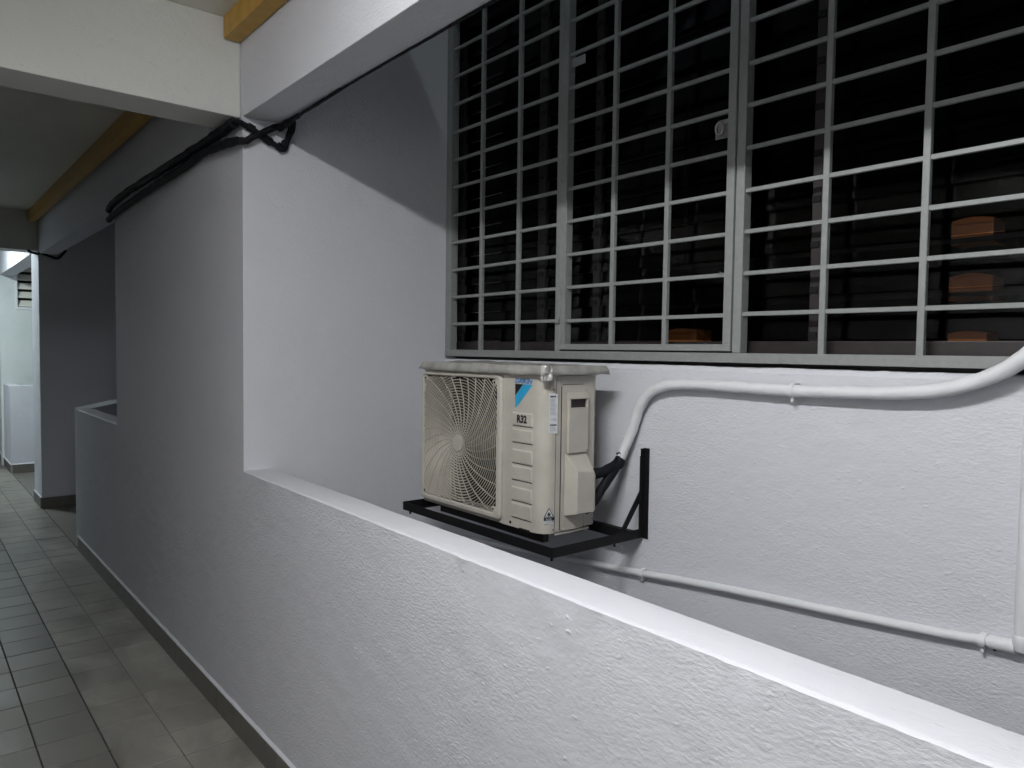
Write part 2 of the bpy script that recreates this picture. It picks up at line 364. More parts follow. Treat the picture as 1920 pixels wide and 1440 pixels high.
# lower wall with an uneven sill edge
for i in range(n+1):
    y = -2.6+(YS+2.6)*i/n; e = noise.noise(Vector((y*30, 3, 8)))*0.0022+noise.noise(Vector((y*5, 3, 8)))*0.0015
    sec = [(XW, -4.4), (XW, -0.5), (XW, -0.10), (XW-0.0015+e*0.5, -0.055), (XW+0.001, ZS-0.004+e), (XW+0.006, ZS+e*1.2), (XW+0.15, ZS), (XW+0.15, -4.4)]
    m.v += [(a, y, c) for a, c in sec]; k = len(sec)
    if i:
        o = (i-1)*k; m.f += [(o+j, o+(j+1) % k, o+k+(j+1) % k, o+k+j) for j in range(k)]
m.f.append(tuple(range(k))); m.f.append(tuple(n*k+j for j in range(k))[::-1])
m2 = MB(); m2.v = m.v; m2.f = m.f
m2.box(XW, XW+0.15, -2.6, YS-0.001, 1.535, 4.6); m2.box(XW, XW+0.15, -2.6, 0.212, ZS+0.0015, 1.533)
ww = m2.build('window_wall', WALL); tag(ww, 'white rough rendered wall carrying the barred window, outdoor unit and pipes', 'wall')
tag(B(XF, 2.2, -2.8, -2.6, -4.4, 4.6).build('well_end_wall', WALL), 'white wall closing the near end of the light well', 'wall')
struct(B(XI, XW, -2.6, YS, -4.45, -4.4).build('ground', LEAFY))
# storey above: slab edge, parapet, beam, ceiling, lamp
struct(B(XF, XI+0.003, -4.0, YS-0.002, ZC+0.151, 2.40).build('upper_parapet_wall', WALL))
struct(B(XF, 1.16, -4.0, YS-0.002, 3.76, 4.12).build('upper_beam', WALL))
struct(B(XL-0.12, 1.16, -4.0, 6.0, 4.12, 4.27).build('upper_ceiling', CEIL))
struct(B(XL-0.12, XL, -4.0, 6.0, ZC+0.15, 4.12).build('upper_wall', WALL))

def batten(y, z, x, s, label):
    t = thing('ceiling_light', (x, y, z), label, 'light', 'batten lights along the corridors')
    m = MB().box(x-0.03, x+0.03, y-0.42, y+0.42, z, z+0.045); m.build('housing', CONDUIT, t, bevel=0.003)
    m = MB().prism([(x+0.026*math.cos(math.pi*(1+i/12)), z-0.0006+0.022*math.sin(math.pi*(1+i/12))) for i in range(13)], 'Y', y-0.40, y+0.40)
    m.build('diffuser', emis('lamp_glow_%d' % int(s), (0.975, 0.985, 1.0) if z < 2 and y < 5 else (0.84, 0.97, 1.0), s), t)
batten(0.67, 1.190, 0.15, LAMP, 'lit batten lamp on the ceiling of the near bay')
batten(9.75, 1.190, 0.25, LAMP_FAR, 'lit batten lamp on the ceiling of the far bay')
batten(0.95, 4.07, 0.19, LAMP_UP, 'lit batten lamp on the storey above')

# ---------------------------------------------------------------- steel window grille
g = thing('window_grille', (XW, 1.55, -0.027), 'grey steel barred grille with a hinged sash filling the large window', 'window grille')
G0, G1 = XW-0.002, XW+0.036
def bar(name, y0, y1, z0, z1, x0, x1, parent, bev=0.0012, mt=None):
    return B(x0, x1, min(y0, y1), max(y0, y1), z0, z1).build(name, mt or GRILLE, parent, bevel=bev, seg=1)
bar('bottom_rail', 0.222, 2.845, -0.027, 0.003, G0, G1, g)
bar('top_rail', 0.222, 2.845, 1.500, 1.531, G0, G1, g)
bar('end_stile', 2.803, 2.845, 0.0035, 1.4995, G0+0.0005, G1, g)
bar('end_stile', 0.222, 0.252, 0.0035, 1.4995, G0+0.0005, G1, g)
bar('mullion', 2.068, 2.096, 0.0035, 1.4995, G0+0.0005, G1, g)
bar('mullion', 1.272, 1.301, 0.0035, 1.4995, G0+0.0005, G1, g)
ZK = [0.120+0.1251*k for k in range(11)]
def grid(parent, ys, ya, yb, za, zb, off=0.0):
    for y in ys: bar('upright_bar', y-0.0088, y+0.0088, za, zb, XW+0.004+off, XW+0.020+off, parent)
    edges = [yb]+sorted([y for y in ys], reverse=True)+[ya]
    for z in ZK:
        zz = z+random.uniform(-0.0012, 0.0012)
        m = MB()
        dz = random.uniform(-0.001, 0.001)
        n = len(m.v)
        m.box(XW+0.0065+off, XW+0.0175+off, ya, yb, zz-0.0062, zz+0.0062)
        m.v = [(a, b, c+(dz if b > (ya+yb)/2 else -dz)) for a, b, c in m.v]
        m.build('cross_bar', GRILLE, parent, bevel=0.001, seg=1)
grid(g, [2.586, 2.335], 2.094, 2.806, 0.002, 1.501)
grid(g, [1.021, 0.763, 0.505], 0.250, 1.274, 0.002, 1.501)
sa = B(0, 0, 0, 0, 0, 0)
sash = MB()
sash.box(G0-0.004, G1-0.006, 2.038, 2.064, 0.030, 1.4695).box(G0-0.004, G1-0.006, 1.305, 1.333, 0.030, 1.4695)
sash.box(G0-0.004, G1-0.006, 1.305, 2.064, 0.0085, 0.0298).box(G0-0.004, G1-0.006, 1.305, 2.064, 1.4697, 1.493)
so = sash.build('sash_frame', GRILLE, g, bevel=0.0012, seg=1)
grid(so, [1.807, 1.567], 1.331, 2.040, 0.028, 1.471, off=-0.003)
# hinges, latch, weld beads, screws
for z in (0.18, 0.70, 1.22): MB().tube([(G0-0.006, 2.0655, z-0.055), (G0-0.006, 2.0655, z+0.055)], 0.006, 10).build('hinge', GRILLE, g, smooth=True)
MB().tube([(G0-0.006, 2.071, 0.118), (G0-0.006, 2.0705, 0.25)], 0.0035, 8).tube([(G0-0.006, 2.085, 0.114), (G0-0.008, 2.078, 0.112), (G0-0.006, 2.062, 0.115)], 0.004, 8).build('bolt', STEEL, g, smooth=True)
la = thing('padlock_latch', (1.96, 1.36, 0.67), 'small dull steel latch plate with a ring, on the sash beside the mullion', 'latch')
MB().box(1.975, 1.979, 1.341, 1.388, 0.668, 0.712).build('plate', STEEL, la, bevel=0.001)
m = MB(); cy, cz = 1.366, 0.697
m.tube([(1.964, cy+0.013*math.cos(a*math.pi/8), cz+0.018*math.sin(a*math.pi/8)) for a in range(17)], 0.0042, 8); m.build('ring', STEEL, la, smooth=True)
B(1.966, 1.972, 1.331, 1.372, 0.707, 0.722).build('hasp', STEEL, la, bevel=0.001)
B(XW+0.008, XW+0.011, 1.965, 2.035, 1.072, 1.105).build('w', GRILLE, so, bevel=0.001).name = 'stop_plate'
wb = MB()
for z in ZK:
    for y, x in ((2.802, G0+0.012), (2.037, G0+0.004), (1.271, G0+0.010), (2.3255, XW+0.007), (2.576, XW+0.007), (1.030, XW+0.006), (0.772, XW+0.006)):
        if random.random() < 0.75:
            r = random.uniform(0.0018, 0.0034)
            wb.box(x-r, x+r*0.4, y-r*1.2, y+r*0.6, z-r+random.uniform(-0.004, 0.004), z+r)
wb.build('weld_beads', GRILLE, g, bevel=0.0008, seg=1)['kind'] = 'stuff'
MB().tube([(XW-0.007, 1.348, 0.252), (XW+0.002, 1.348, 0.252)], 0.0035, 8).build('screw', BRASS, so)

# ---------------------------------------------------------------- louvre window and dark room behind
lw = thing('louvre_window', (2.06, 1.5, -0.03), 'dark tinted louvre glass in a brown frame behind the grey grille', 'window')
B(2.030, 2.075, 0.21, YS-0.002, ZS+0.001, 0.040).build('bottom_rail', BROWN, lw, bevel=0.002)
B(2.030, 2.075, 0.21, YS-0.002, 1.48, 1.53).build('top_rail', BROWN, lw, bevel=0.002)
posts = [(2.800, 2.846), (2.235, 2.280), (1.930, 1.962), (1.060, 1.092), (0.21, 0.25)]
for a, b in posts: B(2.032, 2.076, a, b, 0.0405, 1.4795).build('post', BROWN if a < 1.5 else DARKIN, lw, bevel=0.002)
for (a0, b0), (a1, b1) in zip(posts[:-1], posts[1:]):
    for k in range(11):
        z = 0.045+k*0.130; th = 0.10 + random.uniform(-0.002, 0.002)
        dx, dz = 0.1305*math.sin(th), 0.1305*math.cos(th)
        m = MB(); m.prism([(2.040, z), (2.0430, z), (2.0430+dx, z+dz), (2.040+dx, z+dz)], 'Y', b1+0.001, a0-0.001)
        m.build('louvre_blade', GLASS, lw)
    for k in range(11):
        z = 0.045+k*0.130
        m = MB().box(2.0265, 2.0315, a0+0.006, a0+0.030, z+0.004, z+0.022); m.build('blade_clip', BLACK, lw)
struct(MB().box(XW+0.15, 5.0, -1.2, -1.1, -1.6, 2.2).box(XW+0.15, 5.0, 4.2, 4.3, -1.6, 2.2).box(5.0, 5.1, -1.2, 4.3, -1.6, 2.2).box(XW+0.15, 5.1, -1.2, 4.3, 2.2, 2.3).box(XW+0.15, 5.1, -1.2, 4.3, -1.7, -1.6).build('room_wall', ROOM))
cb = thing('cupboard', (2.9, 2.75, -1.6), 'tall brown cupboard with panel doors in the dark room behind the window', 'cupboard')
B(2.72, 3.2, 2.05, 3.6, -1.6, 1.3).build('carcass', CAB, cb, bevel=0.004)
for k in range(4):
    for j in range(3): B(2.703, 2.7195, 2.06+k*0.386, 2.435+k*0.386, -0.7+j*0.62, -0.09+j*0.62).build('door_panel', CAB, cb, bevel=0.004)
# added shelf rack with orange blocks that stand in for reflections in the glass
rk = thing('shelf_rack', (2.45, 0.75, -1.6), 'added dark shelf rack under the orange reflection blocks behind the right of the window', 'rack')
for z in (-0.115, 0.031, 0.177, 0.323): B(2.10+0.12, 2.5, 0.2, 1.95, z-0.012, z).build('shelf', DARKIN, rk)
for y in (0.22, 1.93): B(2.46, 2.5, y-0.02, y+0.02, -1.6, 0.75).build('post', DARKIN, rk)
def refl_block(x, y0, y1, z0, z1, label):  # solid block added in place of an orange reflection
    m = MB(); n = 6; v = []
    for i in range(n+1):
        y = y0+(y1-y0)*i/n; c = 0.008*math.sin(math.pi*i/n)
        m.v += [(x, y, z0+c*0.6), (x, y, z1-0.008+c), (x+0.09, y, z1-0.008+c), (x+0.09, y, z0+c*0.6)]
        if i:
            o = (i-1)*4; m.f += [(o+j, o+(j+1) % 4, o+4+(j+1) % 4, o+4+j) for j in range(4)]
    m.f += [(0, 1, 2, 3), tuple(n*4+j for j in (3, 2, 1, 0))]
    tag(m.build('reflection_block', ORANGE_REFL), label, 'box', 'added orange blocks standing in for reflections in the window')
def kz(z): return z
SC = 2.235/2.12
refl_block(2.235, 0.657*SC, 0.7535*SC, 0.290*SC, 0.360*SC, 'topmost orange brown block standing in for a reflection, behind the right part of the window')
refl_block(2.235, 0.654*SC, 0.7545*SC, 0.146*SC, 0.216*SC, 'middle of three orange blocks standing in for reflections behind the right window bars')
refl_block(2.235, 0.662*SC, 0.7520*SC, 0.002*SC, 0.068*SC, 'lowest orange brown block standing in for a reflection, half hidden by the brown window rail at right')
refl_block(2.235, 1.5455*SC, 1.677*SC, 0.002*SC, 0.088*SC, 'orange block standing in for a reflection low behind the hinged sash, left of the mullion')

# ---------------------------------------------------------------- outdoor unit
ac = thing('air_conditioner_unit', (1.70, 2.07, -0.605), 'beige outdoor air conditioning unit with round fan grille on the black bracket', 'air conditioner')
YR, YLft, ZB_, ZT = 1.722, 2.415, -0.592, -0.078
def arc(cx, cy, rx, ry, a0, a1, n):
    return [(cx+rx*math.cos(math.radians(a0+(a1-a0)*i/n)), cy+ry*math.sin(math.radians(a0+(a1-a0)*i/n))) for i in range(n+1)]
# front fascia column: flat, then rounded round to the side
prof = [(1.66, 1.9300), (1.575, 1.9300)] + arc(1.617, 1.775, 0.042, 0.053, 180, 270, 10) + [(1.6245, YR), (1.6245, YR+0.003), (1.66, YR+0.003)]
m = MB(); m.prism(prof, 'Z', ZB_+0.002, ZT); col = m.build('front_panel', ABS, ac)
for p in col.data.polygons: p.use_smooth = abs(p.normal.z) < 0.5
em = col.modifiers.new('edge', 'EDGE_SPLIT'); em.split_angle = math.radians(30)
# strips around the fan opening
m = MB().box(1.5752, 1.66, 1.9305, YLft, -0.088, ZT).box(1.5752, 1.66, 1.9305, YLft, ZB_+0.002, -0.572).box(1.5752, 1.66, 2.408, YLft, -0.5715, -0.0885)
m.build('grille_surround', ABS, ac, bevel=0.002)
# side and back
m = MB().box(1.6262, 1.648, YR+0.0005, YR+0.06, ZB_+0.004, ZT-0.002); m.build('corner_post', ABS, ac, bevel=0.0008, seg=1)
m = MB().prism([(1.6498, YR+0.0015), (1.803, YR+0.0015), (1.818, YR+0.012), (1.818, YR+0.08), (1.6498, YR+0.08)], 'Z', ZB_+0.006, ZT-0.001); m.build('side_panel', ABS, ac)
m = MB().box(1.662, 1.818, YR+0.081, YLft, ZB_+0.004, -0.586).box(1.80, 1.818, YR+0.081, YLft, -0.585, ZT-0.002).box(1.662, 1.80, YLft-0.006, YLft, -0.585, ZT-0.002); m.build('rear_case', ABS, ac)
m = MB().box(1.700, 1.703, 1.80, YLft-0.007, -0.585, ZT-0.003).box(1.662, 1.70, 1.932, 1.938, -0.585, ZT-0.003); m.build('cavity_lining', DARKIN, ac)
m = MB().box(1.57, 1.82, YR+0.001, YLft+0.002, ZT+0.0005, ZT+0.012); m.build('top_plate', ABS, ac, bevel=0.003)
# raised rounded rim of the fan grille
def rrect(y0, y1, z0, z1, r, n=6):
    out = []
    for cy, cz, a in ((y1-r, z1-r, 0), (y0+r, z1-r, 90), (y0+r, z0+r, 180), (y1-r, z0+r, 270)):
        out += [(cy+r*math.cos(math.radians(a+90*i/n)), cz+r*math.sin(math.radians(a+90*i/n))) for i in range(n+1)]
    return out
oy0, oy1, oz0, oz1 = 1.954, 2.406, -0.557, -0.096
R1 = rrect(1.926, 2.4165, -0.579, -0.084, 0.022); R2 = rrect(1.933, 2.4140, -0.573, -0.087, 0.018); R3 = rrect(1.948, 2.409, -0.562, -0.092, 0.013); R4 = rrect(oy0, oy1, oz0, oz1, 0.012)
m = MB(); k = len(R1)
for R, x in ((R1, 1.5765), (R1, 1.566), (R2, 1.5605), (R3, 1.5605), (R4, 1.566), (R4, 1.600)): m.v += [(x, y, z) for y, z in R]
for a in range(5): m.f += [(a*k+j, a*k+(j+1) % k, (a+1)*k+(j+1) % k, (a+1)*k+j) for j in range(k)]
rim = m.build('grille_rim', ABS, ac, smooth=True)
# grille: concentric rings and swept spokes, clipped to the opening
CY, CZ = 2.176, -0.338
def inside(y, z):
    if not (oy0 < y < oy1 and oz0 < z < oz1): return False
    return True
def ribbon(m, pts, w, x0, x1, sh=0.0):
    n0 = len(m.v); P = [Vector((p[0], p[1])) for p in pts]
    for i, p in enumerate(P):
        t = (P[min(i+1, len(P)-1)]-P[max(i-1, 0)]); t.normalize(); nn = Vector((-t.y, t.x))*w/2
        a, b = p+nn, p-nn
        q = (Vector((CY, CZ))-p).normalized()*sh
        m.v += [(x0, a.x, a.y), (x0, b.x, b.y), (x1, b.x+q.x, b.y+q.y), (x1, a.x+q.x, a.y+q.y)]
    for i in range(len(P)-1):
        o = n0+i*4; m.f += [(o+j, o+(j+1) % 4, o+4+(j+1) % 4, o+4+j) for j in range(4)]
    e = n0+(len(P)-1)*4; m.f += [(n0, n0+1, n0+2, n0+3), (e+3, e+2, e+1, e)]
gr = MB(); gr.v = []; 
hub = MB(); hp = [(CY+0.030*math.cos(a*math.pi/20), CZ+0.030*math.sin(a*math.pi/20)) for a in range(40)]
hub.prism(hp, 'X', 1.562, 1.573); fg = hub.build('fan_grille', ABS, ac, bevel=0.0015)
r = 0.0365
while r < 0.335:
    arcs = []; cur = []; K = 150 if r > 0.1 else 72
    for a in range(K+1):
        th = 2*math.pi*a/K; y, z = CY+r*math.cos(th), CZ+r*math.sin(th)
        if inside(y, z): cur.append((y, z))
        else:
            arcs.append(cur); cur = []
    arcs.append(cur)
    if len(arcs) > 1 and arcs[0] and arcs[-1]: arcs[0] = arcs.pop()+arcs[0][1:]
    for c in arcs:
        if len(c) > 1:
            m = MB(); ribbon(m, c, 0.0028, 1.5655, 1.5700, 0.0018); m.build('ring', ABSG, fg)
    r += 0.0103
NS = 30
for s in range(NS):
    pts = []; th0 = 2*math.pi*s/NS
    for i in range(40):
        rad = 0.029+0.3*i/39; th = th0 - 0.80*(rad-0.029)/0.3*(1.25-0.4*rad/0.3)
        # seen from the front +Y runs to the left, so this sweeps anticlockwise in the photograph
        y, z = CY+rad*math.cos(th), CZ+rad*math.sin(th)
        if not inside(y, z): break
        pts.append((y, z))
    m = MB(); ribbon(m, pts, 0.0018, 1.5652, 1.5695); m.build('spoke', ABSG, fg)
for (y, z) in ((2.395, -0.108), (1.966, -0.108), (2.395, -0.545), (1.966, -0.545)):
    MB().box(1.5635, 1.572, y-0.010, y+0.010, z-0.009, z+0.009).build('screw_boss', ABS, fg, bevel=0.002)
    MB().tube([(1.5625, y, z), (1.5636, y, z)], 0.004, 10).build('screw', BLACK, fg)
# fan behind
fan = MB().tube([(1.655, CY, CZ), (1.685, CY, CZ)], 0.055, 24); fn = fan.build('fan', COIL, ac)
for s in range(3):
    m = MB(); a0 = s*2.094+0.4
    for i in range(9):
        for j in range(7):
            rad = 0.05+0.155*i/8; an = a0+(j/6)*1.25*(0.75+0.25*i/8)+i*0.03
            m.v.append((1.655+0.028*(j/6)-0.004*math.sin(i), CY+rad*math.cos(an), CZ+rad*math.sin(an)))
    for i in range(8):
        for j in range(6): m.f.append((i*7+j, i*7+j+1, (i+1)*7+j+1, (i+1)*7+j))
    m.build('blade', COIL, fn, smooth=True)
# embossed panels on the column
emb = [(-0.2015, -0.2445), (-0.257, -0.300), (-0.325, -0.370), (-0.3805, -0.426), (-0.451, -0.496), (-0.505, -0.5535)]
for zt, zb in emb:
    m = MB(); y0, y1 = 1.7760, 1.8800
    m.v += [(1.5752, y0, zb), (1.5752, y1, zb), (1.5752, y1, zt), (1.5752, y0, zt)]
    d = 0.0042
    m.v += [(1.5712, y0+d, zb+0.0006), (1.5712, y1-d*0.6, zb+0.0006), (1.5712, y1-d, zt-0.0055), (1.5712, y0+d, zt-0.0055)]
    m.f += [(4, 5, 6, 7), (0, 1, 5, 4), (1, 2, 6, 5), (2, 3, 7, 6), (3, 0, 4, 7)]
    m.box(1.5735, 1.5750, y0+0.001, y1-0.001, zb-0.0024, zb-0.0001)
    o = m.build('embossed_panel', ABS, ac)
    MB().box(1.5744, 1.57505, y0+0.001, y1-0.001, zb-0.0050, zb-0.0026).build('shadow_strip', DARKIN, o)  # dark strip painting the shadow under the panel's lower edge
# side details
SF = YR+0.0015
def rail(pts, r=0.0011, name='seam', mt=None, par=ac): MB().tube(pts, r, 6).build(name, mt or DARKIN, par)
rail([(1.6254, SF-0.0008, ZB_+0.01), (1.6254, SF-0.0008, ZT-0.006)], 0.0012)
rail([(1.6490, SF-0.0008, ZB_+0.01), (1.6490, SF-0.0008, ZT-0.035)], 0.0013)
sp = MB(); S1 = rrect(-0.0525+1.706, 0.0525+1.706, -0.588, -0.108, 0.012)
sp.prism([(x, z) for x, z in S1], 'Y', SF-0.0030, SF-0.0002); svp = sp.build('service_panel', ABS, ac, bevel=0.0009, seg=1)
rail([(1.7595, SF-0.0006, -0.59), (1.7595, SF-0.0006, -0.12)], 0.0009)
rail([(1.655+i*0.0085, SF-0.0014, -0.1066) for i in range(12)], 0.0009)
# handle recess and pipe cover
hc = MB()
X0, X1 = 1.6725, 1.7625
hc.box(X0, X1, SF-0.014, SF-0.0032, -0.332, -0.1835)                       # flat cover below the handle
hc.box(X0, X0+0.008, SF-0.014, SF-0.0032, -0.183, -0.152).box(X1-0.006, X1, SF-0.014, SF-0.0032, -0.183, -0.152)
hc.prism([(SF-0.0032, -0.132), (SF-0.0155, -0.150), (SF-0.0155, -0.1545), (SF-0.0032, -0.1545)], 'X', X0-0.001, X1+0.001)
hc.build('handle_cover', ABS, ac, bevel=0.0012)
MB().box(X0+0.008, X1-0.006, SF-0.0042, SF-0.0033, -0.183, -0.1545).build('handle_recess', COIL, ac)
vc = MB(); yo = SF-0.050
xa, xb, xc_, xd = 1.6665, 1.6800, 1.7575, 1.7700
# lower valve cover: a hood growing out of the side
top, kn, bot = -0.333, -0.388, -0.527
vs = [(xa, SF-0.003, top), (xc_, SF-0.003, top), (xc_+0.006, SF-0.003, top),
      (xa, SF-0.003, bot-0.012), (xb, yo, kn), (xc_, yo, kn-0.006), (xd, yo+0.006, kn-0.022), (xb, yo, bot), (xc_, yo, bot-0.001), (xd, yo+0.006, bot+0.004),
      (xd, SF+0.03, kn-0.022), (xd, SF+0.03, bot+0.004), (xd-0.004, SF-0.003, top-0.01), (xc_, SF-0.003, bot-0.012)]
vc.v = vs
vc.f = [(0, 4, 5, 1), (0, 3, 7, 4), (4, 7, 8, 5), (5, 8, 9, 6), (1, 5, 6, 2), (6, 9, 11, 10), (2, 6, 10, 12), (3, 13, 8, 7), (8, 13, 11, 9)]
vc.build('valve_cover', ABS, ac, bevel=0.0022)
def screw(x, z, y=SF-0.004, par=ac, r=0.0042): MB().tube([(x, y, z), (x, y+0.003, z)], r, 10).build('screw', STEEL, par)
screw(1.7575, -0.327, SF-0.0145); screw(1.803, -0.566); screw(1.621, -0.577, YR-0.002); screw(1.615, -0.122, YR-0.0015, r=0.0055)
MB().tube([(1.5728, 1.885, -0.5765), (1.5750, 1.885, -0.5765)], 0.0045, 10).build('screw', BLACK, ac)
MB().box(1.57, 1.60, 1.785, 1.835, -0.5925, -0.586).build('drain_slot', DARKIN, ac)
for y in (1.83, 2.30):
    MB().box(1.79, 1.85, y-0.03, y+0.03, -0.6295, -0.5925).build('foot', BLACK, ac, bevel=0.003)
MB().box(1.625, 1.65, 1.775, 2.375, -0.6325, -0.5930).build('base_runner', DARKIN, ac)
MB().box(1.63, 1.79, YR+0.004, YR+0.02, -0.5995, -0.5925).build('base_pan', ABS, ac)

# lettering and stickers -----------------------------------------------------
def text_mesh(name, body, O, xd, yd, h, wd, mt, parent, shear=0.0, bold=0.0, off=0.0006):
    cu = bpy.data.curves.new(name, 'FONT'); cu.body = body; cu.size = 1.0; cu.shear = shear; cu.offset = bold; cu.fill_mode = 'FRONT'; cu.resolution_u = 3
    to = bpy.data.objects.new(name, cu); C.objects.link(to)
    dg = bpy.context.evaluated_depsgraph_get(); me = bpy.data.meshes.new_from_object(to.evaluated_get(dg))
    C.objects.unlink(to); bpy.data.objects.remove(to)
    xs_ = [v.co.x for v in me.vertices]; ys_ = [v.co.y for v in me.vertices]
    ax, bx, ay, by = min(xs_), max(xs_), min(ys_), max(ys_)
    O = Vector(O); xd = Vector(xd).normalized(); yd = Vector(yd).normalized(); nn = xd.cross(yd)
    o3 = Vector(parent['_o'])
    for v in me.vertices:
        p = O+xd*((v.co.x-ax)/(bx-ax)*wd)+yd*((v.co.y-ay)/(by-ay)*h)+nn*off
        v.co = p-o3
    me.materials.clear(); me.materials.append(mt)
    o = bpy.data.objects.new(name, me); C.objects.link(o); o.parent = parent; o['_o'] = tuple(o3); return o
FX = 1.5748
text_mesh('brand_lettering', 'DAIKIN', (FX, 1.8695, -0.1058), (0, -1, 0), (0, 0, 1), 0.0160, 0.0880, BLUED, ac, shear=0.22, bold=0.035)
lg = MB().quad((FX-0.0006, 1.8685, -0.1085), (FX-0.0006, 1.8277, -0.1085), (FX-0.0006, 1.8680, -0.1482)); lg.build('logo_black', INK, ac)
lg = MB().quad((FX-0.0006, 1.8262, -0.1085), (FX-0.0006, 1.7800, -0.1085), (FX-0.0006, 1.8632, -0.1880), (FX-0.0006, 1.8672, -0.1880), (FX-0.0006, 1.8676, -0.1495)); lg.build('logo_blue', BLUE, ac)
text_mesh('refrigerant_lettering', 'R32', (1.5720, 1.8530, -0.2370), (0, -1, 0), (0, 0, 1), 0.0270, 0.0500, INK, ac, bold=0.05, off=0.0015)
# rating sticker wraps the rounded edge, seen nearly edge-on
def plan(t):   # t metres from where the curve starts towards the side
    a = 180+90*t; return (1.617+0.042*math.cos(math.radians(a)), 1.775+0.053*math.sin(math.radians(a)))
A, Bp = plan(0.72), plan(1.0)
xd = Vector((Bp[0]-A[0], Bp[1]-A[1], 0)).normalized(); nn = xd.cross(Vector((0, 0, 1)))
def onside(s, z, off=0.0018): return Vector((A[0], A[1], z))+xd*s+nn*off
W = 0.030
st = MB().quad(onside(-0.002, -0.262), onside(W, -0.264), onside(W, -0.136), onside(-0.002, -0.134)).build('rating_sticker', STK, ac)
text_mesh('print', 'Francis', onside(0.002, -0.1445), xd, (0, 0, 1), 0.0055, 0.022, INK, st, bold=0.04, off=0.0008)
st_lines = MB()
for z in [-0.152-0.0042*i for i in range(13)]+[-0.243-0.0038*i for i in range(4)]:
    e = random.uniform(0.018, 0.026); st_lines.quad(onside(0.002, z-0.0011, 0.0025), onside(e, z-0.0011, 0.0025), onside(e, z, 0.0025), onside(0.002, z, 0.0025))
st_lines.build('fine_print', INKG, st)
bpy.data.objects.remove(st.children[0] if st.children[0].name.startswith('print') else st.children[1])
m = MB()
for s0 in (0.002, 0.0085, 0.0165): m.quad(onside(s0, -0.147, 0.0026), onside(s0+0.0058, -0.147, 0.0026), onside(s0+0.0058, -0.1415, 0.0026), onside(s0, -0.1415, 0.0026))
for i in range(9): m.quad(onside(0.002+i*0.0027, -0.239, 0.0026), onside(0.0040+i*0.0027, -0.239, 0.0026), onside(0.0040+i*0.0027, -0.2335, 0.0026), onside(0.002+i*0.0027, -0.2335, 0.0026))
m.build('bold_print', INK, st)
text_mesh('ce_print', 'CEJ', onside(0.002, -0.2235), xd, (0, 0, 1), 0.0085, 0.022, INKG, st, off=0.0008)
# flammable refrigerant warning sticker
ws = MB().quad(onside(-0.014, -0.5565), onside(0.022, -0.5575), onside(0.022, -0.5465), onside(-0.014, -0.5455)).build('warning_sticker', STK, ac)
cx0 = 0.004
MB().quad(onside(cx0-0.019, -0.5360, 0.0012), onside(cx0+0.019, -0.5360, 0.0012), onside(cx0, -0.5040, 0.0012)).build('triangle_border', INK, ws)
MB().quad(onside(cx0-0.0150, -0.5345, 0.0019), onside(cx0+0.0150, -0.5345, 0.0019), onside(cx0, -0.5085, 0.0019)).build('triangle_face', STK, ws)
MB().quad(onside(cx0-0.005, -0.5300, 0.0026), onside(cx0+0.005, -0.5300, 0.0026), onside(cx0+0.0055, -0.5245, 0.0026), onside(cx0+0.0028, -0.5205, 0.0026), onside(cx0+0.0020, -0.5230, 0.0026), onside(cx0+0.0002, -0.5150, 0.0026), onside(cx0-0.0030, -0.5200, 0.0026), onside(cx0-0.0056, -0.5250, 0.0026)).quad(onside(cx0-0.009, -0.5326, 0.0026), onside(cx0+0.009, -0.5326, 0.0026), onside(cx0+0.009, -0.5315, 0.0026), onside(cx0-0.009, -0.5315, 0.0026)).build('flame_mark', INK, ws)
MB().quad(onside(-0.015, -0.5455, 0.0024), onside(0.023, -0.5455, 0.0024), onside(0.023, -0.5362, 0.0024), onside(-0.015, -0.5362, 0.0024)).build('black_band', INK, ws)
text_mesh('band_lettering', 'R32', onside(-0.008, -0.5440), xd, (0, 0, 1), 0.0060, 0.020, STK, ws, bold=0.02, off=0.0032)
MB().quad(onside(0.0145, -0.5510, 0.0026), onside(0.020, -0.5510, 0.0026), onside(0.020, -0.5465, 0.0026), onside(0.0145, -0.5465, 0.0026)).quad(onside(-0.010, -0.5530, 0.0026), onside(0.012, -0.5530, 0.0026), onside(0.012, -0.5520, 0.0026), onside(-0.010, -0.5520, 0.0026)).build('small_print', INKG, ws)
# crumpled sheet taped over the top
m = MB(); nx, ny_ = 26, 60
x0, x1, y0, y1 = 1.560, 1.846, 1.702, 2.428
for i in range(nx+1):
    for j in range(ny_+1):
        a, b = min(max((i-2)/(nx-4), 0), 1), min(max((j-2)/(ny_-4), 0), 1)
        x = x0+(x1-x0)*a; y = y0+(y1-y0)*b
        ring_ = min(i, nx-i, j, ny_-j)
        cr = noise.noise(Vector((x*14, y*9, 1)))*0.007+noise.noise(Vector((x*50, y*38, 4)))*0.0032
        z = ZT+0.034+cr*0.8
        sag = 0.0045*math.sin(min(1, (y-y0)/(y1-y0))*math.pi)
        if ring_ == 0: z = ZT+0.004-sag*0.4+noise.noise(Vector((x*25, y*25, 9)))*0.006
        elif ring_ == 1: z = ZT+0.019+noise.noise(Vector((x*18, y*18, 9)))*0.004
        elif ring_ == 2: z -= 0.003
        if ring_ == 2:
            x += 0.005 if a < 0.5 else -0.005; y += 0.006 if b < 0.5 else -0.006
        if ring_ < 2:
            f = 0.004 if ring_ == 0 else 0.0
            x += (-f if i < 2 else f if i > nx-2 else 0); y += (-f if j < 2 else f if j > ny_-2 else 0)
        x += noise.noise(Vector((y*20, z*20, 3)))*0.004; y += noise.noise(Vector((x*20, z*30, 5)))*0.004
        m.v.append((x, y, z))
